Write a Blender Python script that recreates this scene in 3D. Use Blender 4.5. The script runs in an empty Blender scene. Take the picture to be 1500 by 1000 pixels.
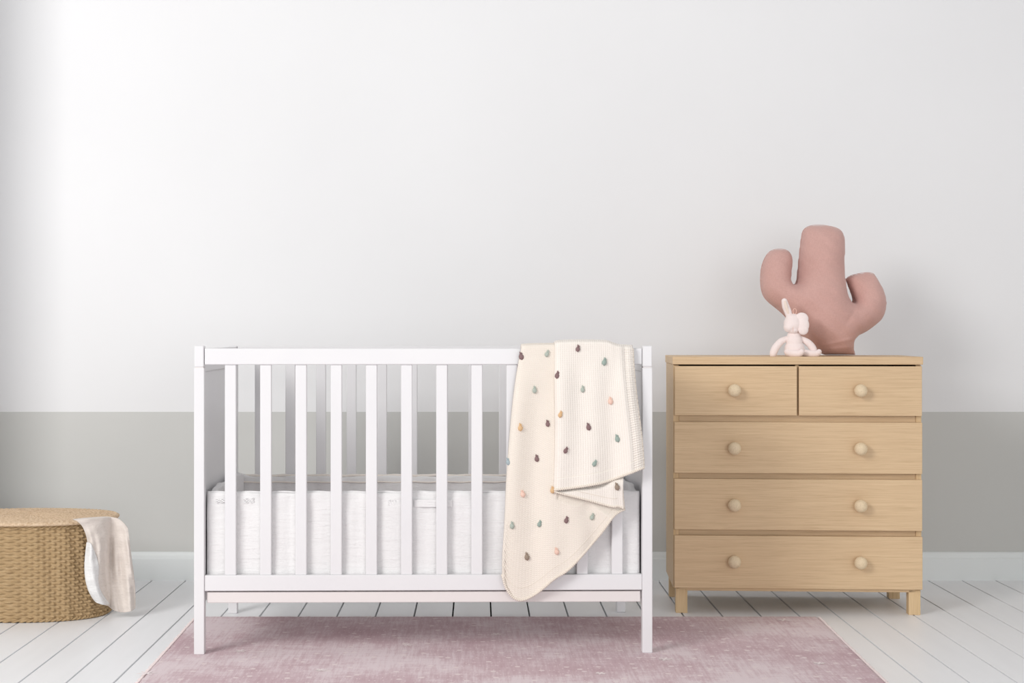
import bpy, bmesh, math, random
import numpy as np
from mathutils import Vector, Matrix
random.seed(7)
S = bpy.context.scene
COL = S.collection
PI = math.pi
# ------------------------------------------------------------------ camera, world, lights
FPX, VX, VY, CH = 2323.0, 700.0, 485.0, 0.922
cd = bpy.data.cameras.new('camera'); cam = bpy.data.objects.new('camera', cd); COL.objects.link(cam)
cam.location = (0, 0, CH); cam.rotation_euler = (PI/2, 0, 0)
cd.sensor_width = 36; cd.lens = FPX/1500*36; cd.shift_x = (750-VX)/1500; cd.shift_y = -(500-VY)/1500
S.camera = cam
S.view_settings.view_transform = 'Standard'; S.view_settings.look = 'None'
S.view_settings.gamma = 1; S.view_settings.use_curve_mapping = False
S.view_settings.exposure = -0.21
W = bpy.data.worlds.new('world'); S.world = W; W.use_nodes = True
W.node_tree.nodes['Background'].inputs[0].default_value = (1.0, 0.995, 0.995, 1)
W.node_tree.nodes['Background'].inputs[1].default_value = 0.56
def area(name, loc, target, sx, sy, power, color=(1, 1, 1)):
    l = bpy.data.lights.new(name, 'AREA'); l.shape = 'RECTANGLE'; l.size = sx; l.size_y = sy
    l.energy = power; l.color = color
    o = bpy.data.objects.new(name, l); COL.objects.link(o); o.location = loc
    o.rotation_euler = (Vector(target)-Vector(loc)).to_track_quat('-Z', 'Y').to_euler()
    return o
area('window_daylight', (-3.25, 0.7, 2.85), (-0.3, 5.5, 0.3), 1.9, 1.9, 195, (1.0, 0.985, 0.97))
area('front_fill_light', (1.6, -4.0, 1.4), (0, 5, 0.4), 4.5, 2.6, 190, (0.985, 0.99, 1.0))  # fill lamp added behind the camera to lighten under and inside the crib

# ------------------------------------------------------------------ helpers
def P(px, py, Y):
    """point of the room at distance Y seen at this pixel of the photograph"""
    return Vector(((px-VX)/FPX*Y, Y, CH-(py-VY)/FPX*Y))
def link(name, me, mat, parent=None):
    o = bpy.data.objects.new(name, me); COL.objects.link(o)
    if mat is not None:
        for m in (mat if isinstance(mat, (list, tuple)) else [mat]): me.materials.append(m)
    if parent is not None: o.parent = parent
    return o
def from_bm(name, bm, mat, parent=None, smooth=False):
    me = bpy.data.meshes.new(name); bm.normal_update(); bm.to_mesh(me); bm.free()
    if smooth: me.polygons.foreach_set('use_smooth', [True]*len(me.polygons))
    return link(name, me, mat, parent)
def box(bm, x0, x1, y0, y1, z0, z1, bevel=0.0, seg=2, mi=0):
    vs = [bm.verts.new((x, y, z)) for x in (x0, x1) for y in (y0, y1) for z in (z0, z1)]
    q = [(0,1,3,2), (4,6,7,5), (0,4,5,1), (2,3,7,6), (0,2,6,4), (1,5,7,3)]
    fs = [bm.faces.new([vs[i] for i in f]) for f in q]
    for f in fs: f.material_index = mi
    if bevel > 0:
        es = list({e for f in fs for e in f.edges})
        bmesh.ops.bevel(bm, geom=es, offset=bevel, segments=seg, affect='EDGES', profile=0.5)
def boxobj(name, mat, parent, x0, x1, y0, y1, z0, z1, bevel=0.002, seg=2):
    bm = bmesh.new(); box(bm, x0, x1, y0, y1, z0, z1, bevel, seg)
    return from_bm(name, bm, mat, parent)
def thing(name, label, cat, loc=(0,0,0), rz=0, group=None):
    o = bpy.data.objects.new(name, None); COL.objects.link(o); o.empty_display_size = .1
    o.location = loc; o.rotation_euler = (0, 0, rz); o['label'] = label; o['category'] = cat
    if group: o['group'] = group
    return o
def tag(o, label, cat):
    o['label'] = label; o['category'] = cat; return o
def struct(o): o['kind'] = 'structure'; return o
def tube(bm, pts, radii, n=10, caps=True):
    """tube along a polyline, radius per point (number or function of angle)"""
    pts = [Vector(p) for p in pts]; rings = []
    up = None
    for i, p in enumerate(pts):
        t = (pts[min(i+1, len(pts)-1)]-pts[max(i-1, 0)]).normalized()
        if up is None: up = Vector((0,0,1)) if abs(t.z) < .9 else Vector((0,1,0))
        a = up.cross(t).normalized(); b = t.cross(a).normalized(); up = b
        r = radii[i] if isinstance(radii, (list, tuple)) else radii
        rings.append([bm.verts.new(p+a*r*math.cos(2*PI*k/n)+b*r*math.sin(2*PI*k/n)) for k in range(n)])
    for r0, r1 in zip(rings, rings[1:]):
        for k in range(n): bm.faces.new((r0[k], r0[(k+1)%n], r1[(k+1)%n], r1[k]))
    if caps:
        bm.faces.new(rings[0][::-1]); bm.faces.new(rings[-1])
def ellipsoid(bm, c, r, rot=None, u=24, v=16):
    M = Matrix.Translation(c) @ (rot.to_4x4() if rot else Matrix()) @ Matrix.Diagonal((r[0], r[1], r[2], 1))
    bmesh.ops.create_uvsphere(bm, u_segments=u, v_segments=v, radius=1, matrix=M)
def lathe(bm, prof, c, axis='Y', n=28):
    """prof: list of (r, h); axis -Y outwards"""
    rings = []
    for r, h in prof:
        ring = []
        for k in range(n):
            a = 2*PI*k/n
            ring.append(bm.verts.new((c[0]+r*math.cos(a), c[1]-h, c[2]+r*math.sin(a))))
        rings.append(ring)
    for r0, r1 in zip(rings, rings[1:]):
        for k in range(n): bm.faces.new((r0[k], r0[(k+1)%n], r1[(k+1)%n], r1[k]))
    bm.faces.new(rings[-1]); bm.faces.new(rings[0][::-1])
def grid_mesh(name, A, mat, parent=None, closed_u=False, uv=True, uvscale=(1,1)):
    """A: numpy (rows, cols, 3)"""
    R, C = A.shape[:2]
    vs = A.reshape(-1, 3).tolist(); fs = []
    cc = C if closed_u else C-1
    for i in range(R-1):
        for j in range(cc):
            j2 = (j+1) % C
            fs.append((i*C+j, (i+1)*C+j, (i+1)*C+j2, i*C+j2))
    me = bpy.data.meshes.new(name); me.from_pydata(vs, [], fs)
    me.polygons.foreach_set('use_smooth', [True]*len(fs))
    if uv:
        l = me.uv_layers.new(name='UVMap'); d = []
        for i in range(R-1):
            for j in range(cc):
                for a, b in ((i, j), (i+1, j), (i+1, j+1), (i, j+1)):
                    d += [b/max(cc,1)*uvscale[0], a/(R-1)*uvscale[1]]
        l.data.foreach_set('uv', d)
    return link(name, me, mat, parent)
def lin(poly, n):
    """resample a polyline to n points by arc length"""
    p = np.array(poly, float); d = np.r_[0, np.cumsum(np.hypot(*np.diff(p, axis=0).T))]
    t = np.linspace(0, d[-1], n)
    return np.stack([np.interp(t, d, p[:, 0]), np.interp(t, d, p[:, 1])], 1)
def smooth_poly(poly, it=2):
    p = [tuple(q) for q in poly]
    for _ in range(it):
        o = [p[0]]
        for a, b in zip(p, p[1:]):
            o += [(a[0]*.75+b[0]*.25, a[1]*.75+b[1]*.25), (a[0]*.25+b[0]*.75, a[1]*.25+b[1]*.75)]
        o.append(p[-1]); p = o
    return p
def coons(top, bottom, left, right, nu, nv):
    T, B, L, Rr = lin(smooth_poly(top), nu), lin(smooth_poly(bottom), nu), lin(smooth_poly(left), nv), lin(smooth_poly(right), nv)
    u = np.linspace(0, 1, nu)[None, :, None]; v = np.linspace(0, 1, nv)[:, None, None]
    return ((1-v)*T[None]+v*B[None]+(1-u)*L[:, None]+u*Rr[:, None]
            - ((1-u)*(1-v)*T[0]+u*(1-v)*T[-1]+(1-u)*v*B[0]+u*v*B[-1]))

# ------------------------------------------------------------------ materials
class MT:
    def __init__(s, name, rough=.5, spec=.5, color=(.8,.8,.8)):
        s.m = bpy.data.materials.new(name); s.m.use_nodes = True; s.t = s.m.node_tree
        s.b = s.t.nodes['Principled BSDF']; s.b.inputs['Roughness'].default_value = rough
        s.b.inputs['Specular IOR Level'].default_value = spec
        s.b.inputs['Base Color'].default_value = (*color, 1)
    def n(s, t, **kw):
        o = s.t.nodes.new(t)
        for k, v in kw.items():
            if k.startswith('i_'): o.inputs[k[2:].replace('_', ' ')].default_value = v
            else: setattr(o, k, v)
        return o
    def l(s, a, b): s.t.links.new(a, b)
    def coord(s, kind='Object', scale=(1,1,1), rot=(0,0,0)):
        c = s.n('ShaderNodeTexCoord'); m = s.n('ShaderNodeMapping')
        m.inputs['Scale'].default_value = scale; m.inputs['Rotation'].default_value = rot
        s.l(c.outputs[kind], m.inputs[0]); return m.outputs[0]
    def noise(s, co, scale=5, detail=4, rough=.5, dist=0):
        o = s.n('ShaderNodeTexNoise'); o.inputs['Scale'].default_value = scale; o.inputs['Detail'].default_value = detail
        o.inputs['Roughness'].default_value = rough; o.inputs['Distortion'].default_value = dist
        s.l(co, o.inputs['Vector']); return o.outputs['Fac']
    def ramp(s, f, stops):
        r = s.n('ShaderNodeValToRGB'); e = r.color_ramp.elements
        e[0].position, e[0].color = stops[0][0], (*stops[0][1], 1); e[1].position, e[1].color = stops[-1][0], (*stops[-1][1], 1)
        for p, c in stops[1:-1]:
            q = e.new(p); q.color = (*c, 1)
        s.l(f, r.inputs[0]); return r.outputs[0]
    def math(s, op, a, b=None):
        o = s.n('ShaderNodeMath', operation=op)
        for i, x in enumerate((a, b)):
            if x is None: continue
            if isinstance(x, (int, float)): o.inputs[i].default_value = x
            else: s.l(x, o.inputs[i])
        return o.outputs[0]
    def mix(s, f, a, b, mode='MIX'):
        o = s.n('ShaderNodeMix', data_type='RGBA', blend_type=mode)
        for i, x in ((0, f), (6, a), (7, b)):
            if isinstance(x, (int, float)): o.inputs[i].default_value = x
            elif isinstance(x, tuple): o.inputs[i].default_value = (*x, 1)
            else: s.l(x, o.inputs[i])
        return o.outputs[2]
    def color(s, x): s.l(x, s.b.inputs['Base Color'])
    def bump(s, h, strength=.2, dist=.001):
        b = s.n('ShaderNodeBump'); b.inputs['Strength'].default_value = strength; b.inputs['Distance'].default_value = dist
        s.l(h, b.inputs['Height']); s.l(b.outputs[0], s.b.inputs['Normal'])
def srgb(r, g, b):
    f = lambda c: (c/255/12.92) if c/255 <= .04045 else ((c/255+.055)/1.055)**2.4
    return (f(r), f(g), f(b))

# wall: two paints meeting at a level line
m = MT('two_tone_wall_paint', .85, .2); c = m.coord('Object')
sx = m.n('ShaderNodeSeparateXYZ'); m.l(c, sx.inputs[0])
WL = 0.623
f = m.math('GREATER_THAN', sx.outputs[2], WL)
nz = m.noise(c, 1.3, 3)
up = m.ramp(nz, [(.3, srgb(234, 234, 235)), (.7, srgb(237, 237, 238))])
lo = m.ramp(nz, [(.3, srgb(205, 205, 202)), (.7, srgb(208, 208, 205))])
m.color(m.mix(f, lo, up)); m.bump(m.noise(c, 400, 2), .05, .0005); M_WALL = m.m
m = MT('baseboard_paint', .5, .4, srgb(236, 240, 240)); M_BASE = m.m
m = MT('white_floor_paint', .42, .4); c = m.coord('Object', (6, .7, 1))
n1 = m.noise(c, 3, 5); m.color(m.ramp(n1, [(.3, srgb(242, 243, 245)), (.7, srgb(246, 247, 249))]))
m.bump(m.noise(m.coord('Object', (60, 3, 60)), 3, 4), .08, .0006); M_FLOOR = m.m
M_GAP = MT('dark_board_gap', .9, .1, (.012, .011, .011)).m
m = MT('white_crib_paint', .32, .45); c = m.coord('Object')
m.color(m.ramp(m.noise(c, 4, 2), [(.3, srgb(224, 223, 225)), (.7, srgb(227, 226, 227))])); M_CRIB = m.m
m = MT('warm_white_crib_paint', .4, .4, srgb(226, 220, 218)); M_CRIBW = m.m
def oak(name, ax, light, dark, sc=1.0):
    m = MT(name, .5, .3)
    s1 = {'x': (3.0, 60, 110), 'z': (60, 40, 2.0), 'y': (60, 2, 60)}[ax]
    c = m.coord('Object', s1); a = m.noise(c, 1.2*sc, 6, .6, .6)
    s2 = {'x': (10, 300, 420), 'z': (420, 300, 10), 'y': (420, 10, 300)}[ax]
    b = m.noise(m.coord('Object', s2), 1.0, 3, .6)
    col = m.ramp(a, [(.28, dark), (.5, tuple((x+y)/2 for x, y in zip(light, dark))), (.72, light)])
    pore = m.ramp(b, [(.32, (.78, .74, .68)), (.50, (1, 1, 1))])
    big = m.ramp(m.noise(m.coord('Object', (1.2, 1, 3)), 2.0, 2), [(.3, (.96, .955, .95)), (.7, (1, 1, 1))])
    m.color(m.mix(1.0, m.mix(.55, col, pore, 'MULTIPLY'), big, 'MULTIPLY')); m.bump(b, .12, .0006)
    return m.m
M_OAK = oak('pale_oak_veneer', 'x', srgb(222, 194, 157), srgb(208, 178, 141))
M_OAKV = oak('pale_oak_legs', 'z', srgb(224, 196, 156), srgb(208, 178, 136))
M_KNOB = oak('turned_oak_knob', 'y', srgb(232, 212, 180), srgb(226, 205, 173))
# linen of the cactus cushion
m = MT('dusty_pink_linen', .9, .15); c = m.coord('Object')
w1 = m.noise(m.coord('Object', (900, 200, 90)), 1, 2); w2 = m.noise(m.coord('Object', (90, 200, 900)), 1, 2)
wv = m.math('ADD', w1, w2); base = m.ramp(m.noise(c, 9, 4), [(.3, srgb(206, 164, 155)), (.7, srgb(212, 171, 162))])
tx = m.ramp(wv, [(.35, (.90, .90, .90)), (.65, (1.04, 1.04, 1.04))])
wh = m.math('MULTIPLY', wv, .5)
m.color(m.mix(1.0, base, m.ramp(wh, [(.38, (.90, .89, .89)), (.62, (1, 1, 1))]), 'MULTIPLY'))
m.bump(m.math('ADD', wv, m.math('MULTIPLY', m.noise(c, 30, 3), 2.0)), .35, .0012)
m.b.inputs['Sheen Weight'].default_value = .25; M_LINEN = m.m
M_SEAM = MT('dusty_pink_seam', .9, .1, srgb(204, 160, 151)).m
def plush(name, col):
    m = MT(name, .95, .1, col); c = m.coord('Object')
    m.color(m.mix(m.noise(c, 60, 3), tuple(x*.97 for x in col), tuple(min(1, x*1.02) for x in col)))
    m.bump(m.noise(c, 500, 4, .7), .5, .0015); m.b.inputs['Sheen Weight'].default_value = .4; return m.m
M_PLUSH = plush('pale_pink_plush', srgb(246, 231, 227)); M_PLUSHIN = plush('cream_ear_lining', srgb(240, 222, 208))
M_LOOP = MT('peach_ribbon', .8, .1, srgb(236, 196, 180)).m
# muslins
def muslin(name, col, sc=1.0):
    m = MT(name, .9, .1); c = m.coord('Object', (7*sc, 7*sc, 55*sc)); a = m.noise(c, 1.6, 4, .6, .8)
    g = m.noise(m.coord('Object', (50*sc, 50*sc, 50*sc)), 2.5, 3)
    m.color(m.mix(a, tuple(x*.95 for x in col), col))
    m.bump(m.math('ADD', a, m.math('MULTIPLY', g, .35)), .6, .005); m.b.inputs['Sheen Weight'].default_value = .2; return m.m
M_MUSLIN = muslin('white_crinkled_muslin', srgb(233, 232, 232)); M_TRIM = muslin('cream_liner_piping', srgb(240, 232, 224))
M_BEIGE = muslin('beige_gauze_cloth', srgb(226, 216, 208), 1.6)
M_GAUZEW = muslin('white_gauze_cloth', srgb(236, 235, 234), 1.6)
# knit blanket (uv in stitches)
def knit(name, col, vertical=True):
    m = MT(name, .95, .1)
    uvc = m.n('ShaderNodeTexCoord').outputs['UV']; sp = m.n('ShaderNodeSeparateXYZ'); m.l(uvc, sp.inputs[0])
    X, Y = sp.outputs[0], sp.outputs[1]
    su = m.math('ABSOLUTE', m.math('SINE', m.math('MULTIPLY', X, PI)))
    zig = m.math('MULTIPLY', m.math('ABSOLUTE', m.math('SINE', m.math('MULTIPLY', X, PI))), .5)
    sv = m.math('ABSOLUTE', m.math('SINE', m.math('MULTIPLY', m.math('ADD', Y, zig), PI)))
    h = m.math('ADD', m.math('MULTIPLY', su, .9 if vertical else .45), m.math('MULTIPLY', sv, .45 if vertical else .9))
    c = m.coord('Object'); nz = m.noise(c, 9, 3)
    cc = m.ramp(nz, [(.3, tuple(x*.975 for x in col)), (.7, col)])
    sh = m.ramp(h, [(.15, (.86, .83, .80)), (.9, (1, 1, 1))])
    m.color(m.mix(.55, cc, sh, 'MULTIPLY')); m.bump(h, .45, .0016); m.b.inputs['Sheen Weight'].default_value = .2
    return m.m
M_KNITA = knit('cream_knit_wrong_side', srgb(239, 230, 219), False); M_KNITC = knit('cream_knit_ribbed', srgb(241, 234, 226), True)
M_HEM = knit('cream_knit_hem', srgb(239, 231, 220), True)
TC = {'plum': (138, 114, 114), 'sage': (178, 186, 176), 'green': (158, 173, 165), 'peach': (234, 200, 184),
      'orange': (220, 184, 142), 'taupe': (156, 140, 126), 'blue': (170, 182, 186)}
M_TUFT = {}
for k, v in TC.items():
    m = MT(k+'_wool_tuft', .95, .1, srgb(*v)); m.bump(m.noise(m.coord('Object'), 700, 2), .35, .0007); M_TUFT[k] = m.m
# wicker
m = MT('woven_seagrass', .7, .25); c = m.coord('Object', (20, 20, 90)); a = m.noise(c, 2.2, 5, .6)
b = m.noise(m.coord('Object'), 14, 3)
m.color(m.mix(b, m.ramp(a, [(.25, srgb(140, 114, 80)), (.5, srgb(174, 147, 110)), (.75, srgb(198, 174, 139))]), srgb(174, 148, 112)))
m.bump(m.noise(m.coord('Object', (40, 40, 600)), 2, 3), .3, .001); M_WICK = m.m
m = MT('braided_seagrass_lid', .75, .2); c = m.coord('Object')
a = m.noise(c, 120, 4, .7)
m.color(m.ramp(a, [(.25, srgb(164, 134, 104)), (.5, srgb(210, 184, 154)), (.75, srgb(226, 204, 178))]))
m.bump(a, .7, .003); M_LID = m.m
# rug
m = MT('faded_pink_rug', .95, .1); c = m.coord('Object')
a = m.noise(c, 2.4, 5, .65); st = m.noise(m.coord('Object', (60, 4, 1)), 1.5, 5, .75); st2 = m.noise(m.coord('Object', (4, 90, 1)), 1.5, 4, .75)
wear = m.math('ADD', m.math('MULTIPLY', a, .5), m.math('ADD', m.math('MULTIPLY', st, .3), m.math('MULTIPLY', st2, .2)))
base = m.ramp(wear, [(.39, srgb(203, 173, 180)), (.48, srgb(216, 192, 197)), (.555, srgb(235, 220, 223))])
vo = m.n('ShaderNodeTexVoronoi', voronoi_dimensions='2D'); vo.inputs['Scale'].default_value = 11; m.l(m.coord('Object', (1, 1, 1)), vo.inputs['Vector'])
fl = m.math('LESS_THAN', vo.outputs['Distance'], .085)
vo2 = m.n('ShaderNodeTexVoronoi', voronoi_dimensions='2D'); vo2.inputs['Scale'].default_value = 30; m.l(m.coord('Object', (1.6, .7, 1)), vo2.inputs['Vector'])
fl2 = m.math('LESS_THAN', vo2.outputs['Distance'], .12)
col = m.mix(m.math('MULTIPLY', fl2, .6), m.mix(m.math('MULTIPLY', fl, .9), base, srgb(240, 226, 226)), srgb(236, 220, 221))
fine = m.noise(c, 500, 3, .8)
m.color(m.mix(.8, col, m.ramp(fine, [(.3, (.88, .87, .87)), (.65, (1, 1, 1))]), 'MULTIPLY'))
m.bump(fine, .6, .002); M_RUG = m.m
M_FLAKE = MT('white_rug_motif', .95, .1, srgb(242, 230, 230)).m
M_FRINGE = MT('cream_rug_edge', .95, .1, srgb(236, 222, 220)).m

# ------------------------------------------------------------------ room
YW = 5.884
bm = bmesh.new(); box(bm, -2.6, 3.4, YW, YW+.12, 0, 3.2); struct(from_bm('wall_back', bm, M_WALL))
bm = bmesh.new(); box(bm, -1.98, -1.84, 5.30, YW, 0, 3.2); struct(from_bm('shade_stub_left', bm, M_WALL))  # unseen wall stub, shaped to cast the soft shade at the far left
# floor boards run towards the wall, open joints between them
bm = bmesh.new(); bw = 49.3/FPX*YW; x0 = (717-VX)/FPX*YW
for k in range(-26, 27):
    xa = x0+k*bw
    box(bm, xa+.0027, xa+bw-.0027, 1.2, YW, -.02, 0, .0006, 1, 0)
box(bm, x0-26*bw, x0+27*bw, 1.2, YW, -.04, -.0201, 0, 1, 1)
struct(from_bm('floor', bm, [M_FLOOR, M_GAP]))
def board(name, pts, a, b, axis):
    bm = bmesh.new()
    R = []
    for e in (a, b):
        R.append([bm.verts.new((e, YW-d, z) if axis == 'x' else (-1.84+d, e, z)) for d, z in pts])
    for i in range(len(pts)):
        j = (i+1) % len(pts); bm.faces.new((R[0][i], R[0][j], R[1][j], R[1][i]))
    bm.faces.new(R[0][::-1]); bm.faces.new(R[1]); bmesh.ops.recalc_face_normals(bm, faces=bm.faces)
    return struct(from_bm(name, bm, M_BASE))
prof = [(0, 0), (.018, 0), (.018, .080), (.014, .084), (.013, .092), (.010, .101), (.004, .1045), (0, .1045)]
board('baseboard_back', prof, -1.84, 3.4, 'x')
bm = bmesh.new(); box(bm, 2.282, 2.2999, 1.0, YW-.0185, 0, .1045, .004); struct(from_bm('baseboard_right', bm, M_BASE))
bm = bmesh.new(); box(bm, 2.30, 2.42, 1.0, YW, 0, 3.2); struct(from_bm('shade_wall_right', bm, M_WALL))  # unseen wall added out of frame to dim the right side
board('baseboard_left', prof, 5.30, YW-.018, 'y')

# ------------------------------------------------------------------ rug
RUG = [P(287, 905, 5.10), P(1199, 905, 5.10)]
def rug():
    # corners on the floor
    xa, xb, yb, yf = (287-VX)/FPX*5.10, (1199-VX)/FPX*5.10, 5.10, 3.35
    t = thing('area_rug', 'faded dusty pink rug with white specks lying under the crib on the white boards', 'rug', ((xa+xb)/2, (yb+yf)/2, 0))
    hx, hy = (xb-xa)/2, (yb-yf)/2
    nx, ny = 160, 140; th = .007
    X = np.linspace(-hx, hx, nx); Yy = np.linspace(-hy, hy, ny)
    rng = np.random.RandomState(3)
    jl = rng.randn(ny)*.0016; jr = rng.randn(ny)*.0016
    A = np.zeros((ny, nx, 3))
    for i in range(ny):
        # right edge runs a little inwards towards the camera
        r = hx - .05*(1-(Yy[i]+hy)/(2*hy)) + jr[i]; l = -hx + .03*(1-(Yy[i]+hy)/(2*hy)) + jl[i]
        A[i, :, 0] = np.linspace(l, r, nx); A[i, :, 1] = Yy[i]
    A[:, :, 2] = th + rng.randn(ny, nx)*.0002
    A[0, :, 2] = A[-1, :, 2] = 0.0; A[:, 0, 2] = A[:, -1, 2] = 0.0
    A = A[:, ::1]
    o = grid_mesh('pile', A[::-1], M_RUG, t)
    # snow-star motifs woven into the pile
    def flake(px, py, s):
        bm = bmesh.new()
        Y = CH*FPX/(py-VY); c = Vector(((px-VX)/FPX*Y, Y, 0))-t.location
        ring = []
        for k in range(6):
            a = k*PI/3+.2
            d = Vector((math.cos(a), math.sin(a), 0)); n = Vector((-d.y, d.x, 0))
            pts = [c-n*.0035, c+d*s*.6-n*.0045, c+d*s, c+d*s*.6+n*.0045, c+n*.0035]
            ring += [bm.verts.new((p.x, p.y, th+.0009)) for p in pts[1:4]]+[bm.verts.new((*(c+(d+Vector((math.cos(a+PI/3), math.sin(a+PI/3), 0)))*s*.09).xy, th+.0009))]
        bm.faces.new(ring)
        bmesh.ops.recalc_face_normals(bm, faces=bm.faces)
        from_bm('star_motif', bm, M_FLAKE, t)
    for f_ in ((974, 969, .026), (1148, 911, .030), (596, 948, .022), (728, 932, .02), (352, 957, .022), (540, 907, .020), (215, 990, .03), (880, 990, .018), (470, 985, .02), (1200, 975, .02)):
        flake(*f_)
    # frayed woven edges left and right
    for sgn in (-1, 1):
        bm = bmesh.new(); n = 420
        for k in range(n):
            y = -hy + 2*hy*(k+random.random()*.6)/n; q = (y+hy)/(2*hy)
            x = (hx-.05*(1-q)) if sgn > 0 else (-hx+.03*(1-q))
            L = .002+random.random()*.008; dy = random.uniform(-.004, .004)
            tube(bm, [(x-sgn*.003, y, .004), (x+sgn*L*.6, y+dy*.5, .0032), (x+sgn*L, y+dy, .0012)], [.0013, .0009, .0004], 5)
        from_bm('fringe', bm, M_FRINGE, t, True)
rug()

# ------------------------------------------------------------------ crib
CY = 4.5; KX = CY/FPX
CX = (620.5-VX)*KX; CROT = math.radians(1.0); CD = .725
def cx_(px): return (px-620.5)*KX
def cz_(py): return CH-(py-VY)*KX
crib = thing('baby_crib', 'white painted wooden crib with vertical slats standing on the pink rug', 'crib', (CX, CY, .007), CROT)
Z = lambda py: cz_(py)-.007
xl0, xl1, xr0, xr1 = cx_(285), cx_(300), cx_(941.5), cx_(956.5)
PD = .032
def crib_build():
    for i, (a, b) in enumerate(((xl0, xl1), (xr0, xr1))):
        for j, (y0, y1) in enumerate(((0, PD), (CD-PD, CD))):
            rear = j == 1
            zb = 0 if not rear else 0.0
            if rear: zb = -.007 + .0  # rear posts stand on the boards behind the rug edge
            bm = bmesh.new(); box(bm, a, b, y0, y1, zb, Z(538.4), .0022)
            leg = from_bm('corner_post', bm, M_CRIB, crib)
            bm = bmesh.new(); box(bm, a+(.0006), b-(.0012 if i == 0 else .0006), y0, y1, Z(537.2), Z(506.3 if not rear else 509.6), .003)
            from_bm('post_cap', bm, M_CRIB, leg)
            bm = bmesh.new(); box(bm, a+.003, b-.003, y0+.003, y1-.003, Z(539), Z(536.5)); from_bm('cap_joint', bm, M_CRIBW, leg)
            bm = bmesh.new(); box(bm, a+.001, b-.001, y0+.001, y1-.001, zb+.0001, zb+.003, .001); from_bm('foot_pad', bm, M_GAP, leg)
    for j, yo in enumerate((.004, CD-.028)):
        boxobj('top_rail', M_CRIB, crib, xl1, xr0, yo, yo+.024, Z(534), Z(510), .003, 3)
        boxobj('bottom_rail', M_CRIB, crib, xl1, xr0, yo, yo+.024, Z(865), Z(842), .0022)
        for k in range(12):
            c = cx_(337.6+51.6*k)
            boxobj('slat', M_CRIB, crib, c-.0162, c+.0162, yo+.005, yo+.019, Z(842.5), Z(533.5), .003, 3)
    # base frame that carries the mattress
    for y0, y1 in ((.012, .030), (CD-.030, CD-.012)):
        boxobj('base_rail', M_CRIBW, crib, xl1+.006, xr0-.004, y0, y1, Z(883), Z(867.2), .002)
    for k in range(9):
        x = xl1+.06+k*(xr0-xl1-.12)/8
        boxobj('base_slat', M_CRIBW, crib, x-.032, x+.032, .030, CD-.030, Z(882), Z(871), .001)
    for s in (-1, 1):
        x = (xl0+xl1)/2 if s < 0 else (xr0+xr1)/2
        boxobj('end_panel', M_CRIB, crib, x-.007, x+.007, PD, CD-PD, Z(866), Z(545), .001)
        boxobj('end_top_rail', M_CRIB, crib, x-.012, x+.012, PD, CD-PD, Z(545), Z(511), .003, 3)
        boxobj('end_bottom_rail', M_CRIB, crib, x-.012, x+.012, PD, CD-PD, Z(883), Z(866), .002)
        for py in (861, 520):       # bolt heads on the inner faces of the front posts
            pass
crib_build()

# liner (padded bumper) inside the crib: four puffy panels
LIN = (crib.location.x, crib.location.y, crib.location.z)
liner = thing('crib_liner', 'white crinkled muslin padded liner round the inside of the crib behind the slats', 'crib liner', LIN, CROT)
def pad_panel(x0, x1, y0, y1, z0, z1, axis, seams, seed, topcurve=None):
    """puffed panel, thickness along the short axis"""
    rng = np.random.RandomState(seed)
    n, mth = 150, 44
    length = (x1-x0) if axis == 'x' else (y1-y0); tk = (y1-y0) if axis == 'x' else (x1-x0)
    A = np.zeros((mth, n, 3))
    ph = rng.rand(8)*6
    for i in range(mth):
        a = 2*PI*i/mth
        ca, sa = math.cos(a), math.sin(a)
        # stadium cross-section
        e = .28
        wy = math.copysign(abs(ca)**e, ca); wz = math.copysign(abs(sa)**e, sa)
        for j in range(n):
            t = j/(n-1); s = t*length
            d = min(abs(s-q) for q in seams) if seams else 1
            puff = 1-.35*math.exp(-(d/.012)**2)
            endp = min(1, (min(s, length-s)/.012+.5))**.5
            wr = .0018*math.sin(31*s+ph[0]+6*wz)+.0012*math.sin(73*s+ph[1]-9*wz)
            zt = z1 + (topcurve(t) if topcurve else 0) + .0014*math.sin(22*s+ph[2]) + .001*math.sin(61*s+ph[3])
            zz = (z0+zt)/2 + wz*(zt-z0)/2
            thick = tk/2*puff*endp*wy + wr*(1 if abs(wy) > .5 else 0)
            if axis == 'x': A[i, j] = (x0+s, (y0+y1)/2+thick, zz)
            else: A[i, j] = ((x0+x1)/2+thick, y0+s, zz)
    A = np.transpose(A, (1, 0, 2))
    o = grid_mesh('padded_panel', A, M_MUSLIN, liner, closed_u=True)
    bm = bmesh.new(); bm.from_mesh(o.data)
    bmesh.ops.holes_fill(bm, edges=[e for e in bm.edges if e.is_boundary], sides=0)
    bmesh.ops.recalc_face_normals(bm, faces=bm.faces); bm.to_mesh(o.data); bm.free()
    return o
zt = cz_(723.5)-.007+.0015; zk = zt-.012; zb = Z(869)
ix0, ix1 = cx_(301.5), cx_(939.5)
sm = [.107, .235, .345, .43, .62, .70, .82, .965, 1.06]
fr = pad_panel(ix0, ix1, .030, .052, zb, zt, 'x', sm, 1)
bk = pad_panel(ix0, ix1, CD-.058, CD-.032, zb, zk, 'x', [.06, .15, .26, .37, .47, .58, .70, .79, .93, 1.05, 1.15], 2, lambda t: .012*math.exp(-(t/.03)**2)+.012*math.exp(-((1-t)/.03)**2))
for s, xx in ((-1, ix0+.001), (1, ix1-.025)):
    pad_panel(xx, xx+.024, .054, CD-.060, zb, zt-.004, 'y', [.15, .3, .45], 5+s, lambda t: .014*math.sin(t*PI)+.006*math.sin(t*9))
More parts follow.
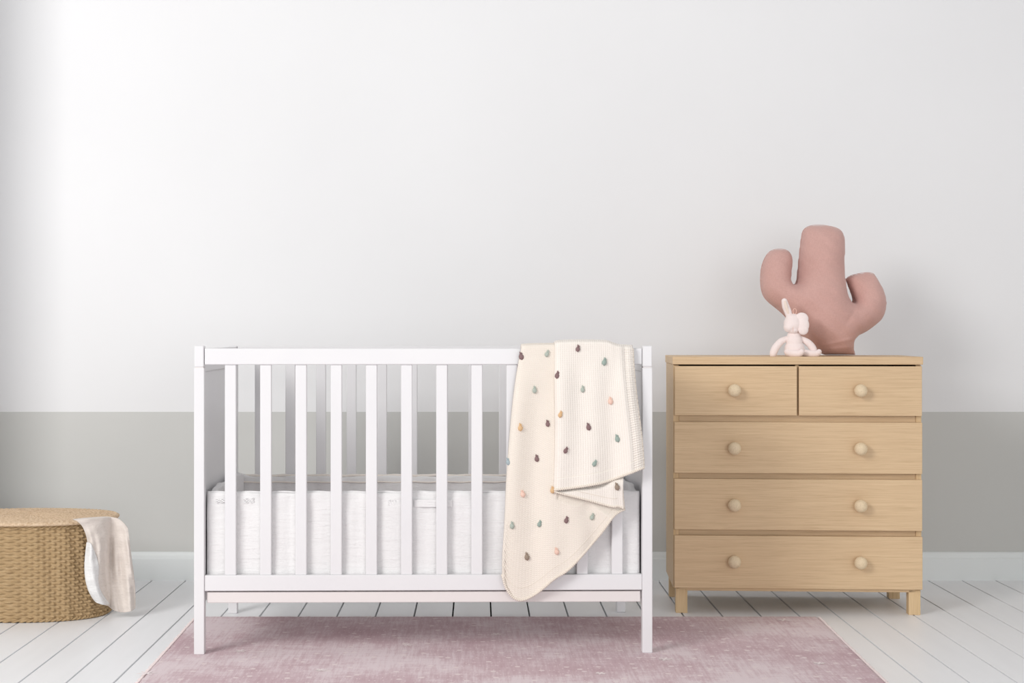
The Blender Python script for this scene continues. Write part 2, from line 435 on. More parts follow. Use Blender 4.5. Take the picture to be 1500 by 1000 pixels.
# piping along the top edges and the faint ruched bands
def pipe(parent, pts, r, mat=M_TRIM, name='piping'):
    bm = bmesh.new(); tube(bm, pts, r, 8); return from_bm(name, bm, mat, parent, True)
n = 90
pipe(fr, [(ix0+(ix1-ix0)*k/n, .040, zt+.0012+.0010*math.sin(k*.9)) for k in range(n+1)], .0028, M_MUSLIN)
pipe(bk, [(ix0+(ix1-ix0)*k/n, CD-.046, zk+.002+.0010*math.sin(k*.7)+.0006*math.sin(k*1.9)) for k in range(n+1)], .0042)
pipe(bk, [(ix0+(ix1-ix0)*k/n, CD-.0595, zk-.018+.0012*math.sin(k*.8)) for k in range(n+1)], .0026)
# puckered stitched patches on the front panel
def pucker(cxp, cyp, w, h, seed):
    bm = bmesh.new(); rng = np.random.RandomState(seed)
    c = (cx_(cxp), .0285, Z(cyp)); m_ = 5
    for k in range(m_):
        z = c[2]+h*(k/(m_-1)-.5)
        pts = [(c[0]+w*(q/10-.5), c[1]-.0012*math.sin(q*1.9+k), z+.0014*math.sin(q*1.3+k*2+seed)) for q in range(11)]
        tube(bm, pts, .0016, 6)
    from_bm('puckered_patch', bm, M_MUSLIN, fr, True)
pucker(363, 734, .03, .011, 1); pucker(574, 737, .022, .012, 3); pucker(323, 734, .03, .008, 4)
pt = boxobj('tie_tab', M_MUSLIN, fr, cx_(606), cx_(662), .0262, .0285, Z(744), Z(733), .001)
pt.rotation_euler = (0, 0, 0)

# ------------------------------------------------------------------ blanket over the rail
blk = thing('knitted_blanket', 'cream knitted baby blanket with little coloured wool tufts draped over the crib rail', 'blanket', (CX, CY, 0), CROT)
def bl(px, py, off):
    """local blanket point: off metres in front of the crib's front plane"""
    Y = CY-off; w = P(px, py, Y)
    return (w.x-CX, -off, w.z)
SH = {}
railtop = cz_(510)
def sheet(name, top, bottom, left, right, nu, nv, offf, mat, pitch, over=True, back=.22, hem=None, thick=.0034):
    G = coons(top, bottom, left, right, nu, nv)
    A = np.zeros((nv, nu, 3)); OFF = np.zeros((nv, nu))
    for i in range(nv):
        for j in range(nu):
            OFF[i, j] = offf(j/(nu-1), i/(nv-1), G[i, j])
            A[i, j] = bl(G[i, j, 0], G[i, j, 1], OFF[i, j])
    SH[name] = (G, OFF, A)
    if over:
        rows = []; nb = 46
        for q in range(nb, 0, -1):
            row = []
            for j in range(nu):
                x, y, z = A[0, j]; o0 = OFF[0, j]; off_extra = o0
                # arc over the rail then down behind it
                L = q/nb; arc = .22
                yb_ = .030+.6*off_extra
                if L <= arc:
                    a = L/arc*PI; cy = (y+yb_)/2; r = (yb_-y)/2
                    hh = .010
                    row.append((x, cy-r*math.cos(a), z+hh*math.sin(a)))
                else:
                    row.append((x+.01*math.sin(j*.1)*(L-arc), yb_+.004*math.sin(j*.25+L*3)*(L-arc), z-(L-arc)/(1-arc)*back))
            rows.append(row)
        A2 = np.concatenate([np.array(rows), A], 0)
    else: A2 = A
    w_m = abs(G[:, -1, 0]-G[:, 0, 0]).mean()*KX; h_m = (abs(G[-1, :, 1]-G[0, :, 1]).mean()*KX)*A2.shape[0]/nv
    o = grid_mesh(name, A2, mat, blk, uvscale=(w_m/pitch[0], h_m/pitch[1]))
    s = o.modifiers.new('thickness', 'SOLIDIFY'); s.thickness = thick; s.offset = 0
    return o
sst = lambda x: max(0, min(1, x))**2*(3-2*max(0, min(1, x)))
def offA(u, v, g):
    e = math.sqrt(max(0, 1-(1-min(u/.05, 1))**2))
    f = .0062*math.sin(u*13+v*1.5+.4)*sst(v*4) + .003*math.sin(u*27-v*3)*sst(v*2)
    if u < .16 and v > .70: f += .0013*math.sin((v*58+u*3)*2*PI)*sst((.16-u)/.04)*sst((v-.70)/.06)
    # diagonal roll beside the hem on the right
    d = .006*math.exp(-((g[0]-(868+(g[1]-757)*-.35))/16)**2)*sst((v-.55)*3)
    f *= (1-.6*sst((g[0]-812)/20)) if g[1] < 700 else 1
    z = .0075+.0085*e+f*e+d+.003*v
    if g[0] > 816: z = min(z, .013+.022*sst((g[1]-(722+(g[0]-816)*.22))/30))
    return z
topA = [(764, 509.5), (780, 508.3), (812, 508), (900, 509)]
botA = [(736, 842), (739, 856), (745, 868), (753, 877), (765, 880), (781, 873), (797, 861), (812, 847), (831, 837), (850, 817), (868, 796), (885, 776), (897, 758), (906, 750), (916, 746)]
lefA = [(764, 509.5), (758, 540), (752, 580), (748, 622), (745, 660), (742, 700), (740.5, 740), (738.5, 780), (736, 815), (736, 842)]
rigA = [(900, 509), (908, 600), (912, 700), (916, 746)]
shA = sheet('back_fold', topA, botA, lefA, rigA, 150, 210, offA, M_KNITA, (.0062, .0052))
def offB(u, v, g):
    return .016+.014*sst((v-(1-.8*u)*.9)/.2)+.0025*math.sin(u*5+.5)+.004*math.sin(PI*v)*u + .003*math.exp(-((u-.85)/.06)**2)
shB = sheet('middle_fold', [(811, 686), (860, 686), (911, 684)], [(807.5, 718.5), (826, 724), (860, 732), (884, 739), (900, 743), (906, 741), (914, 745)],
            [(811, 686), (810, 700), (807.5, 718.5)], [(911, 684), (914, 700), (912, 722), (914, 745)], 70, 50, offB, M_KNITC, (.0062, .006), over=False)
def offC(u, v, g):
    e = math.sqrt(max(0, 1-(1-min(u/.07, 1))**2)); er = math.sqrt(max(0, 1-(1-min((1-u)/.10, 1))**2))
    f = .0055*math.sin(u*15+v*1.2)*sst(v*3)+.0050*math.sin(u*9-v*2.0+1)*sst(v*2)
    # long fold by the ribbed border
    f += .006*math.exp(-((u-.84)/.06)**2)*(1-.6*v) - .004*math.exp(-((u-.90)/.03)**2)
    rib = .0011*math.sin(v*2*PI*52) if u > .885 else 0
    hemb = .0018 if v > .925 else 0
    drop = .016*sst((u-.72)/.14)*(1-sst(v*3))        # beside the thick fold the cloth lies back on the rail
    z = .014+.016*e*(.35+.65*er)+f*e+rib+hemb+.004*v-drop*.55
    return z if u > .9 or u < .03 else max(z, .019-.0*u)
topC = [(813, 507), (815, 504.3), (830, 503.2), (850, 502.8), (872, 503), (890, 503.5), (899, 507), (908, 510), (918, 510.5), (927, 511)]
shC = sheet('front_fold', topC, [(811, 717.5), (835, 715), (860, 711.5), (880, 708), (896, 703), (915, 696), (930, 690.5), (943, 685)],
            [(813, 507), (812.5, 560), (813.5, 610), (813, 660), (811, 717.5)],
            [(927, 511), (928, 535), (931, 570), (936, 610), (941, 650), (943, 685)], 150, 260, offC, M_KNITC, (.0064, .006))
# rolled hems
def hem(sheetname, side, rad, parent, lo=0, hi=1, wob=.28):
    G, OFF, A = SH[sheetname]
    line = {'bottom': A[-1], 'right': A[:, -1], 'left': A[:, 0]}[side]
    line = line[int(lo*(len(line)-1)):int(hi*(len(line)-1))+1]
    p = np.array(line); d = np.r_[0, np.cumsum(np.linalg.norm(np.diff(p, axis=0), axis=1))]
    nn = max(20, int(d[-1]/.0011)); t = np.linspace(0, d[-1], nn)
    q = np.stack([np.interp(t, d, p[:, k]) for k in range(3)], 1)
    bm = bmesh.new(); rr = [rad*(1+wob*math.sin(x/.0055*2*PI)) for x in t]
    tube(bm, [(a[0], a[1]-.001, a[2]) for a in q], rr, 8)
    return from_bm('hem', bm, M_HEM, parent, True)
hem('back_fold', 'bottom', .0036, shA); hem('front_fold', 'bottom', .0036, shC); hem('front_fold', 'right', .0034, shC)
hem('middle_fold', 'bottom', .0030, shB)
# inner hem ridge lines parallel to the border
def ridge(sheetname, row, rad, parent, c0=0, c1=1):
    G, OFF, A = SH[sheetname]; r = A[int(row*(A.shape[0]-1))]; k0, k1 = int(c0*(len(r)-1)), int(c1*(len(r)-1))
    bm = bmesh.new(); tube(bm, [(a[0], a[1]-.0014, a[2]) for a in r[k0:k1:2]], rad, 6); return from_bm('hem_stitching', bm, M_HEM, parent, True)
ridge('front_fold', .925, .0011, shC, 0.01, .99); ridge('back_fold', .955, .0011, shA, .02, .93); ridge('middle_fold', .80, .001, shB, .02, .95)
TU = [(763,522,'plum','A'),(800.6,518.6,'sage','A'),(783,571.6,'sage','A'),(762.4,626,'orange','A'),(802.4,621,'plum','A'),(786,672,'plum','A'),
      (744.5,676.6,'blue','A'),(766,723,'peach','A'),(749.6,770,'sage','A'),(790.6,767.4,'green','A'),(829,762,'plum','A'),(867.4,758,'sage','A'),
      (772.4,815,'taupe','A'),(814.8,808.4,'peach','A'),
      (846.4,511,'plum','C'),(885,530.6,'green','C'),(815.5,549.6,'plum','C'),(853.4,570.4,'sage','C'),(894.4,588,'peach','C'),(820.6,607.4,'orange','C'),
      (862,625.6,'plum','C'),(904.4,643,'green','C'),(828,660.4,'plum','C'),(870.6,679.4,'green','C'),
      (809,718,'orange','B'),(904.4,713.8,'taupe','B')]
NM = {'A': ('back_fold', shA), 'B': ('middle_fold', shB), 'C': ('front_fold', shC)}
for px, py, colr, k in TU:
    G, OFF, A = SH[NM[k][0]]
    d = (G[:, :, 0]-px)**2+(G[:, :, 1]-py)**2; i, j = np.unravel_index(d.argmin(), d.shape)
    c = Vector(A[i, j])+Vector((0, -.0042, 0)); r = random.Random(int(px*7))
    bm = bmesh.new()
    bmesh.ops.create_icosphere(bm, subdivisions=3, radius=1)
    tilt = r.uniform(-.35, .35); sc = r.uniform(.9, 1.1)
    for v in bm.verts:
        co = v.co.copy(); k_ = 1-.30*max(0, co.z)
        lump = 1+.10*math.sin(co.z*11+co.x*7)+.06*math.sin(co.x*15+co.y*9)
        v.co = Vector((co.x*.0066*k_, co.y*.0050*k_, co.z*.0084))*lump*sc
    M = Matrix.Translation((0, -.001, .0095*sc))@Matrix.Diagonal((.0022, .0022, .0042, 1)); bmesh.ops.create_icosphere(bm, subdivisions=2, radius=1, matrix=M)
    M = Matrix.Translation((.0035, -.001, .0075*sc))@Matrix.Diagonal((.0018, .0018, .0034, 1)); bmesh.ops.create_icosphere(bm, subdivisions=2, radius=1, matrix=M)
    bm.transform(Matrix.Translation(c)@Matrix.Rotation(tilt, 4, 'Y'))
    o = from_bm('wool_tuft', bm, M_TUFT[colr], NM[k][1], True); o['label'] = {'blue': 'grey-blue', 'green': 'green', 'sage': 'sage grey'}.get(colr, colr)+' wool tuft'

# ------------------------------------------------------------------ chest of drawers
QY = 5.17; KQ = QY/FPX; CZ0 = CH
QX = (1167.5-VX)*KQ; QD = .36; QROT = math.radians(-2.0+0)
QROT = math.radians(-3.0)
def qx(px): return (px-1167.5)*KQ
def qz(py): return CH-(py-VY)*KQ
base_py = 899.5
chest = thing('chest_of_drawers', 'pale oak chest of drawers with round knobs standing right of the crib', 'chest of drawers', (QX, QY+.0, 0), QROT)
zq = lambda py: (base_py-py)*KQ
def chest_build():
    L, R = qx(987.5), qx(1348)
    boxobj('top', M_OAK, chest, qx(986), qx(1349.5), -.004, QD, zq(534), zq(522.5), .0015)
    for a, b in ((L, L+.018), (R-.018, R)):
        boxobj('side_panel', M_OAK, chest, a, b, .018, QD, zq(863), zq(534.4), .0008)
        boxobj('side_stile', M_OAKV, chest, a, b+(.0 if a > 0 else 0), .006, .0178, zq(863), zq(535.4), .0006)
    boxobj('back_panel', M_OAK, chest, L+.0185, R-.0185, QD-.012, QD-.002, zq(863), zq(534.6), 0)
    boxobj('bottom_panel', M_OAK, chest, L+.0185, R-.0185, .02, QD-.013, zq(866.5), zq(860), .0006)
    boxobj('apron', M_OAK, chest, L+.0185, R-.0185, .004, .0195, zq(866.5), zq(860.8), .0008)
    for a, b in ((609, 618), (693, 701), (776, 784)):
        boxobj('divider_rail', M_OAK, chest, L+.0185, R-.0185, .0095, .026, zq(b+3), zq(a-3), .0006)
    boxobj('centre_divider', M_OAKV, chest, qx(1168)-.006, qx(1168)+.006, .0095, .026, zq(606), zq(534.8), 0)
    rows = [((989, 1166.6), (536.4, 608.6), (1075,), 571.5), ((1169.4, 1347), (536.4, 608.6), (1257,), 571.5),
            ((988.4, 1347.4), (618.2, 693), (1075, 1257), 656), ((988.4, 1347.4), (701.4, 776), (1075, 1257), 739), ((988.4, 1347.8), (784.4, 861.4), (1075, 1257), 821.5)]
    for (a, b), (t, bo), ks, ky in rows:
        d = boxobj('drawer', M_OAK, chest, qx(a), qx(b), -.013, .0055, zq(bo), zq(t), .0016)
        for kx in ks:
            bm = bmesh.new(); r = .0212
            pr = [(.0075, -.001), (.0075, .004), (.0095, .006), (.0130, .007)]
            for q in range(0, 17):
                a_ = -0.62*PI/2+ (PI/2+0.62*PI/2)*q/16
                pr.append((max(r*math.cos(a_), .0002), .0235+r*.94*math.sin(a_)))
            pr = [(r_, h+.013) for r_, h in pr]
            lathe(bm, pr, (qx(kx), 0, zq(ky)), n=36)
            k_ = from_bm('knob', bm, M_KNOB, d, True)
    w = qx(1008)-qx(991)
    for a, b, y0 in ((qx(991), qx(1008), .004), (qx(1329.5), qx(1346.5), .004)):
        boxobj('leg', M_OAKV, chest, a, b, y0, y0+w, 0, zq(863.2), .001)
        boxobj('leg', M_OAKV, chest, a, b, QD-w-.004, QD-.004, 0, zq(863.2), .001)
chest_build()
TOPZ = zq(522.5)

# ------------------------------------------------------------------ cactus cushion
def inflate(name, outline, Y0, H, mat, parent, step=1.6, lean=0.0, wr=None, basez=None):
    pts = np.array(smooth_poly(outline+[outline[0]], 2)[:-1], float)
    x0, y0 = pts.min(0)-step*2; x1, y1 = pts.max(0)+step*2
    nx, ny = int((x1-x0)/step)+1, int((y1-y0)/step)+1
    xs = x0+np.arange(nx)*step; ys = y0+np.arange(ny)*step
    GX, GY = np.meshgrid(xs, ys)
    def inside(X, Yv):
        r = np.zeros(X.shape, bool); n = len(pts)
        for i in range(n):
            a, b = pts[i], pts[(i+1) % n]
            c = ((a[1] > Yv) != (b[1] > Yv)) & (X < (b[0]-a[0])*(Yv-a[1])/(b[1]-a[1]+1e-12)+a[0]); r ^= c
        return r
    IN = inside(GX, GY)
    h = np.zeros(IN.shape)
    for _ in range(2600):
        k = .25*(np.roll(h, 1, 0)+np.roll(h, -1, 0)+np.roll(h, 1, 1)+np.roll(h, -1, 1)+step*step)
        h = np.where(IN, k, 0)
    near = IN.copy()
    for dx in (-1, 0, 1):
        for dy in (-1, 0, 1): near |= np.roll(np.roll(IN, dx, 0), dy, 1)
    vid = -np.ones(IN.shape, int); vb = -np.ones(IN.shape, int); V = []
    segA = pts; segB = np.roll(pts, -1, 0); sd = segB-segA; sl = (sd**2).sum(1)+1e-12
    hh = np.sqrt(h*2.0)
    for i in range(ny):
        for j in range(nx):
            if not near[i, j]: continue
            x, y = GX[i, j], GY[i, j]
            if IN[i, j]:
                z = hh[i, j]
            else:
                t = np.clip(((np.array([x, y])-segA)*sd).sum(1)/sl, 0, 1); q = segA+sd*t[:, None]
                m_ = ((q-[x, y])**2).sum(1).argmin(); x, y = q[m_]; z = 0
            w = wr(x, y) if (wr and z > 0) else 0
            K = Y0/FPX
            vid[i, j] = len(V); V.append((x, y, z*H*K+w))
            if z > 0: vb[i, j] = len(V); V.append((x, y, -z*H*K))
            else: vb[i, j] = vid[i, j]
    F = []
    for i in range(ny-1):
        for j in range(nx-1):
            q = [(i, j), (i+1, j), (i+1, j+1), (i, j+1)]
            if all(near[a] for a in q) and any(IN[a] for a in q):
                F.append([vid[a] for a in q]); b = [vb[a] for a in q][::-1]
                F.append(b)
    W_ = []
    for x, y, z in V:
        p = P(x, y, Y0); W_.append((p.x, Y0-z+lean*(p.z-(basez or 0)), p.z))
    me = bpy.data.meshes.new(name); me.from_pydata(W_, [], F); me.validate()
    me.polygons.foreach_set('use_smooth', [True]*len(me.polygons))
    o = link(name, me, mat, parent)
    s = o.modifiers.new('smooth', 'SMOOTH'); s.factor = .5; s.iterations = 4
    s = o.modifiers.new('sub', 'SUBSURF'); s.levels = 1; s.render_levels = 1
    return o, pts
def z5(x, y): return (1080+x/4.346, 310+y/4.346)
cact = [(750,925),(700,928),(600,928),(545,926),(500,885),(455,850),(400,800),(360,730),(320,690),(285,650),(240,612),(195,575),(165,535),(152,480),(150,430),(152,390),(160,340),(180,290),(205,255),(240,237),(290,234),(330,245),(352,275),(358,310),(354,350),(346,400),(344,440),(352,460),(376,462),(386,445),(390,400),(396,340),(402,280),(408,220),(414,170),(420,125),(445,95),(490,82),(540,80),(590,87),(640,98),(672,118),(686,145),(690,190),(688,240),(685,300),(683,360),(686,430),(692,490),(705,545),(722,578),(740,585),(746,570),(738,540),(722,500),(704,455),(696,430),(710,412),(760,395),(820,385),(866,387),(885,405),(905,445),(930,490),(947,540),(952,590),(944,640),(925,690),(890,722),(840,762),(800,785),(765,800),(742,822),(735,850),(738,880),(746,905)]
cact = [z5(*p) for p in cact]
CYY = 5.40
TOPP = VY+(CH-TOPZ)*FPX/CYY      # pixel row of the chest top at the cushion's depth
dyp = TOPP-524.3
cact = [(x, y+dyp*min(1, max(0, (y-420)/100))) for x, y in cact]
def wrk(x, y):
    w = .0016*math.sin((x*.9+y*.5)*.13)+.0010*math.sin((x-y*1.3)*.22)
    # gathered creases at the neck and below the arms
    w += .0035*math.exp(-((y-(505-(x-1200)*.22))/2.2)**2)*sst((x-1180)/40)
    w += .003*math.exp(-((y-(512-(x-1200)*.10))/2.0)**2)*sst((x-1180)/40)
    w -= .004*math.exp(-(((x-1246)*.8+(y-452)*.6)/3.2)**2)*math.exp(-(((x-1235)**2+(y-458)**2)/300))
    w -= .003*math.exp(-(((x-1160)*.2+(y-418))/3.0)**2)*math.exp(-(((x-1166)**2+(y-418)**2)/160))
    w -= .003*math.exp(-(((x-1226)*.3+(y-334))/1.8)**2)*math.exp(-(((x-1230)**2+(y-336)**2)/90))
    return w
cush = thing('cactus_cushion', 'dusty pink cactus-shaped cushion with two arms standing on the oak chest', 'cushion', (0, 0, 0))
cb, cpts = inflate('cushion_body', cact, CYY, 1.30, M_LINEN, cush, 1.6, .05, wrk, TOPZ)
bm = bmesh.new(); sp = [P(x, y, CYY) for x, y in cpts]
sp = [Vector((p.x, CYY+.05*(p.z-TOPZ), p.z)) for p in sp]; sp.append(sp[0])
tube(bm, sp, .0007, 6, False); from_bm('seam', bm, M_SEAM, cb, True)

# ------------------------------------------------------------------ plush rabbit
RY = 5.235
def rb(x, y, dy=0):   # pixel inside the close crop -> world
    px, py = 1110+x/9.09, 430+y/9.09
    return P(px, py+(VY+(CH-TOPZ)*FPX/RY-523.4), RY+dy)
rab = thing('plush_rabbit', 'small pale pink plush rabbit with one drooping ear sitting before the cactus cushion', 'soft toy', (0, 0, 0))
KR = RY/FPX/9.09
def remesh_obj(name, bm, mat, parent, vox=.0016):
    o = from_bm(name, bm, mat, parent, True)
    r = o.modifiers.new('fuse', 'REMESH'); r.mode = 'VOXEL'; r.voxel_size = vox; r.use_smooth_shade = True
    s = o.modifiers.new('soft', 'SMOOTH'); s.factor = .6; s.iterations = 6
    return o
bm = bmesh.new()
ellipsoid(bm, rb(490, 745), (135*KR, 105*KR, 108*KR)); ellipsoid(bm, rb(485, 650), (108*KR, 90*KR, 120*KR)); ellipsoid(bm, rb(480, 570), (90*KR, 75*KR, 60*KR))
body = remesh_obj('body', bm, M_PLUSH, rab)
bm = bmesh.new()
ellipsoid(bm, rb(468, 415, -.004), (122*KR, 115*KR, 118*KR)); ellipsoid(bm, rb(415, 460, -.012), (72*KR, 80*KR, 70*KR)); ellipsoid(bm, rb(470, 500, -.010), (70*KR, 75*KR, 50*KR)); ellipsoid(bm, rb(470, 340, -.002), (100*KR, 90*KR, 60*KR))
head = remesh_obj('head', bm, M_PLUSH, rab)
bm = bmesh.new()   # stitched nose and mouth
tube(bm, [rb(450, 440, -.0285), rb(470, 452, -.0295), rb(490, 440, -.029)], .0006, 6); tube(bm, [rb(470, 452, -.0297), rb(470, 520, -.0275)], .0005, 6)
from_bm('stitched_face', bm, M_LOOP, head, True)
def soft_tube(name, pts, rads, mat, parent, n=16):
    bm = bmesh.new(); P_ = [Vector(p) for p in pts]
    # Catmull-Rom resample
    out, rr = [], []
    for i in range(len(P_)-1):
        p0, p1, p2, p3 = P_[max(i-1, 0)], P_[i], P_[i+1], P_[min(i+2, len(P_)-1)]
        for q in range(6):
            t = q/6; out.append(.5*((2*p1)+(p2-p0)*t+(2*p0-5*p1+4*p2-p3)*t*t+(3*p1-p0-3*p2+p3)*t**3)); rr.append(rads[i]*(1-t)+rads[i+1]*t)
    out.append(P_[-1]); rr.append(rads[-1])
    # rounded ends
    d0 = (out[0]-out[1]).normalized(); d1 = (out[-1]-out[-2]).normalized(); r0, r1 = rr[0], rr[-1]
    pre = [(out[0]+d0*r0*math.sin(a), r0*math.cos(a)) for a in (1.5, 1.2, .8, .4)]; post = [(out[-1]+d1*r1*math.sin(a), r1*math.cos(a)) for a in (.4, .8, 1.2, 1.5)]
    out = [p for p, _ in pre]+out+[p for p, _ in post]; rr = [r for _, r in pre]+rr+[r for _, r in post]
    tube(bm, out, rr, n); return from_bm(name, bm, mat, parent, True)
ear = soft_tube('ear', [rb(355, 115), rb(375, 190), rb(400, 250), rb(425, 330)], [40*KR, 50*KR, 50*KR, 42*KR], M_PLUSH, head)
soft_tube('ear_lining', [rb(362, 120, -.0075), rb(380, 190, -.0095), rb(405, 270, -.0085)], [18*KR, 24*KR, 18*KR], M_PLUSHIN, ear, 12)
bm = bmesh.new()   # drooping ear: flat padded lobe hanging beside the face
ellipsoid(bm, rb(585, 350, -.016), (92*KR, 38*KR, 86*KR)); ellipsoid(bm, rb(600, 430, -.020), (86*KR, 40*KR, 105*KR)); ellipsoid(bm, rb(606, 490, -.021), (70*KR, 38*KR, 74*KR)); ellipsoid(bm, rb(545, 335, -.010), (60*KR, 40*KR, 50*KR))
remesh_obj('ear', bm, M_PLUSH, head, .0014)
bm = bmesh.new(); lp = [rb(492+22*math.cos(a), 250+38*math.sin(a), -.004) for a in np.linspace(PI*.55, PI*2.45, 20)]
tube(bm, lp, .0011, 6); from_bm('hanging_loop', bm, M_LOOP, head, True)
soft_tube('arm', [rb(400, 610, .004), rb(310, 650, .0), rb(235, 740, -.004), rb(205, 815, -.006)], [34*KR, 46*KR, 52*KR, 50*KR-.0002], M_PLUSH, rab)
soft_tube('arm', [rb(565, 610, .006), rb(660, 660, .004), rb(725, 730, .004), rb(760, 812, .006)], [34*KR, 46*KR, 50*KR, 45*KR], M_PLUSH, rab)
soft_tube('leg', [rb(400, 790, -.006), rb(470, 808, -.020), rb(550, 812, -.030), rb(580, 790, -.034)], [52*KR, 54*KR, 46*KR, 40*KR], M_PLUSH, rab)
soft_tube('leg', [rb(600, 800, .0), rb(690, 812, -.008), rb(780, 812, -.012), rb(815, 788, -.012)], [44*KR, 48*KR, 44*KR, 36*KR], M_PLUSH, rab)

# ------------------------------------------------------------------ basket
BY = 5.20; BXC = (38-VX)/FPX*BY; RA, RB = .270, .185; BH = .308
basket = thing('wicker_basket', 'oval lidded basket of woven brown seagrass standing on the floor left of the crib', 'basket', (BXC, BY, 0))
def oval(a, k=2.3):
    c, s = math.cos(a), math.sin(a)
    return math.copysign(abs(c)**(2/k), c), math.copysign(abs(s)**(2/k), s)
def basket_body():
    NS = 96; per = 5; nu = NS*per; rows = 31; pr = 8; nv = rows*pr+1
    A = np.zeros((nv, nu, 3))
    for i in range(nv):
        z = i/(nv-1); zz = .004+z*(BH-.010)
        belly = 1.0+.012*math.sin(PI*z)+.02*z
        ri = i/pr; row = int(ri); fr_ = ri-row
        for j in range(nu):
            a = 2*PI*j/nu; cx, sx_ = oval(a)
            ph = PI*j/per
            over = math.cos(ph+PI*(row % 2))
            d = .0078*abs(math.sin(PI*fr_))**.5*(.45+.55*over)+.0016*math.cos(2*ph)
            d += .0018*math.sin(a*19+z*2)+.0015*math.sin(a*33+z*9)
            zz2 = zz+.0007*math.sin(ph*1.0+row)
            L = math.hypot(RA*cx, RB*sx_)
            A[i, j] = ((RA*belly+d)*cx, (RB*belly+d)*sx_, zz2)
    b = grid_mesh('woven_body', A, M_WICK, basket, closed_u=True)
    bm = bmesh.new(); bm.from_mesh(b.data); 
    be = [e for e in bm.edges if e.is_boundary and all(v.co.z < .02 for v in e.verts)]; bmesh.ops.holes_fill(bm, edges=be, sides=0)
    bm.to_mesh(b.data); bm.free()
    def rim(name, z, r, off, par):
        bm = bmesh.new(); n = 600; pts = []
        for strand in range(2):
            pts = []
            for k in range(n+1):
                a = 2*PI*k/n; cx, sx_ = oval(a); tw = a*46+strand*PI
                pts.append(((RA*off+.0028*math.cos(tw))*cx, (RB*off+.0028*math.cos(tw))*sx_, z+.0028*math.sin(tw)))
            tube(bm, pts, r, 7, False)
        return from_bm(name, bm, M_WICK, par, True)
    rim('top_rim', BH-.007, .0034, 1.028, b); rim('base_rim', .0065, .0034, 1.008, b)
    # dark stave ends are gaps in the weave; lid: coiled ovals sewn together
    nr = 150; na = 480; A = []
    RL, RLB = .296, .207
    prof_ = []
    for i in range(nr):
        t = i/(nr-1); prof_.append((t, BH+.0095+.010*(1-t**2)))
    for t, z in prof_:
        row = []
        for k in range(na):
            a = 2*PI*k/na; cx, sx_ = oval(a); q = t*22
            d = .0022*abs(math.sin(PI*q))+.0010*math.cos(k*PI/2.5+int(q)*1.3)*min(1, t*4)
            row.append((RL*max(t, .002)*cx, RLB*max(t, .002)*sx_, z+d))
        A.append(row)
    for dr, dz in ((.003, -.002), (.004, -.006), (.002, -.010), (-.004, -.0125), (-.04, -.0125), (-.25, -.0125)):
        row = []
        for k in range(na):
            a = 2*PI*k/na; cx, sx_ = oval(a); w = .0008*math.cos(k*PI/2.5)
            row.append(((RL+dr+w)*cx, (RLB+dr*(RLB/RL)+w)*sx_, BH+.0105+dz))
        A.append(row)
    lid = grid_mesh('lid', np.array(A), M_LID, basket, closed_u=True)
    return b
basket_body()

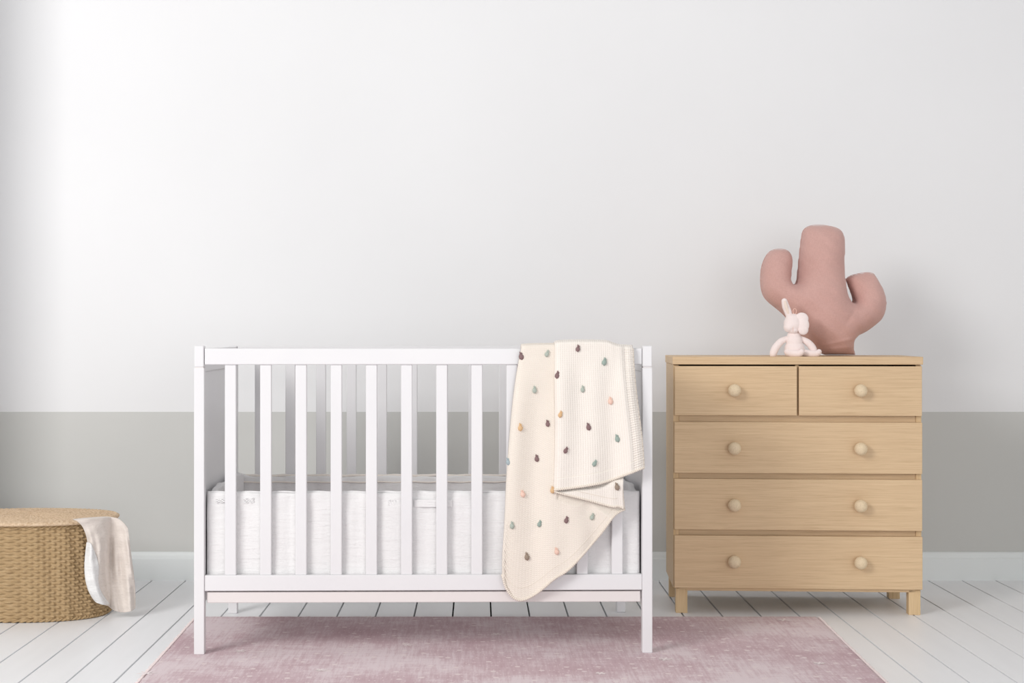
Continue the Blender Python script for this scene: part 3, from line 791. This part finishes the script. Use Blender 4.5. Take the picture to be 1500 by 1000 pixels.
# ------------------------------------------------------------------ cloth hanging from the basket
def c7(x, y): return (100+x/5.556, 740+y/5.556)
clo = thing('gauze_cloth', 'crumpled beige gauze cloth hanging out from under the basket lid', 'cloth', (0, 0, 0))
def cloth():
    top = [c7(65, 122), c7(150, 112), c7(250, 104), c7(385, 96), c7(440, 128), c7(484, 185)]
    left = [c7(65, 122), c7(110, 160), c7(140, 220), c7(160, 300), c7(142, 400), c7(133, 500), c7(140, 600), c7(160, 680), c7(190, 742), c7(220, 780)]
    right = [c7(484, 185), c7(489, 215), c7(495, 260), c7(505, 360), c7(520, 470), c7(532, 560), c7(545, 680), c7(548, 760), c7(546, 835)]
    bot = [c7(220, 780), c7(260, 803), c7(320, 815), c7(335, 822), c7(350, 840), c7(390, 862), c7(450, 872), c7(510, 864), c7(546, 835)]
    nu, nv = 110, 150
    G = coons(top, bot, left, right, nu, nv); A = np.zeros((nv, nu, 3))
    for i in range(nv):
        for j in range(nu):
            u, v = j/(nu-1), i/(nv-1); px, py = G[i, j]
            # depth: lies on the basket wall, then hangs free past its side
            x = (px-VX)/FPX*BY-BXC; RAo, RBo = RA+.016, RB+.016
            xr = min(.97, max(0, x/RAo)); y = BY-RBo*(1-xr**2.3)**(1/2.3)
            # the lower hem swings a little forward
            fold = .013*math.sin(u*9.0+v*1.2-.6)*sst(v*2.5+.15)+.007*math.sin(u*21+v*3)*sst(v*2)+.003*math.sin(u*38-v*7)*sst(v*2)+.0022*math.sin(v*41+u*6)*math.sin(u*9+v*5)+.010*math.exp(-((u-.42-.05*v)/.05)**2)*sst(v*3)
            edge = .018*math.exp(-(u/.07)**2)*sst(v*3)
            y = y-.022-.8*abs(.0)-fold-.006+edge
            y = min(y, BY-.05+.06*u)
            w = P(px, py, y); A[i, j] = w
    # keep the cloth outside the basket wall
    T = []
    for q in (3, 2, 1):
        row = []
        for j in range(nu):
            p = Vector(A[0, j]); c = Vector((BXC, BY, p.z)); d = (c-p); d.z = 0; d.normalize()
            row.append(tuple(p+d*.006*q+Vector((0, 0, .0006*q))))
        T.append(row)
    A2 = np.concatenate([np.array(T), A], 0)
    o = grid_mesh('hanging_fold', A2, M_BEIGE, clo); s = o.modifiers.new('thickness', 'SOLIDIFY'); s.thickness = .0022; s.offset = 0
    # white turned-back layer at the left
    L = [left[0]]+left[2:]
    topw = [c7(150, 300), c7(165, 300), c7(185, 310)]
    leftw = [c7(150, 300), c7(138, 400), c7(131, 500), c7(138, 600), c7(158, 680), c7(188, 742), c7(222, 784)]
    rightw = [c7(185, 310), c7(215, 380), c7(238, 440), c7(250, 520), c7(240, 600), c7(255, 680), c7(290, 740), c7(335, 800)]
    botw = [c7(222, 784), c7(250, 800), c7(290, 808), c7(335, 800)]
    nu, nv = 40, 100; G = coons(topw, botw, leftw, rightw, nu, nv); B = np.zeros((nv, nu, 3))
    ga = A.reshape(-1, 3)
    PX = VX+ga[:, 0]/ga[:, 1]*FPX; PY = VY+(CH-ga[:, 2])/ga[:, 1]*FPX
    for i in range(nv):
        for j in range(nu):
            u, v = j/(nu-1), i/(nv-1); px, py = G[i, j]
            k = ((PX-px)**2+(PY-py)**2).argmin(); y = ga[k, 1]
            B[i, j] = P(px, py, y-.004-.012*math.sin(PI*u)**.7*math.sin(PI*min(1, v*.9+.1)))
    # smooth depth along the patch
    for _ in range(12): B[1:-1, 1:-1, 1] = (B[:-2, 1:-1, 1]+B[2:, 1:-1, 1]+B[1:-1, :-2, 1]+B[1:-1, 2:, 1])/4
    o2 = grid_mesh('turned_edge', B, M_GAUZEW, clo); s = o2.modifiers.new('thickness', 'SOLIDIFY'); s.thickness = .002; s.offset = 0
    o2['label'] = 'white turned-back edge of the cloth'
cloth()
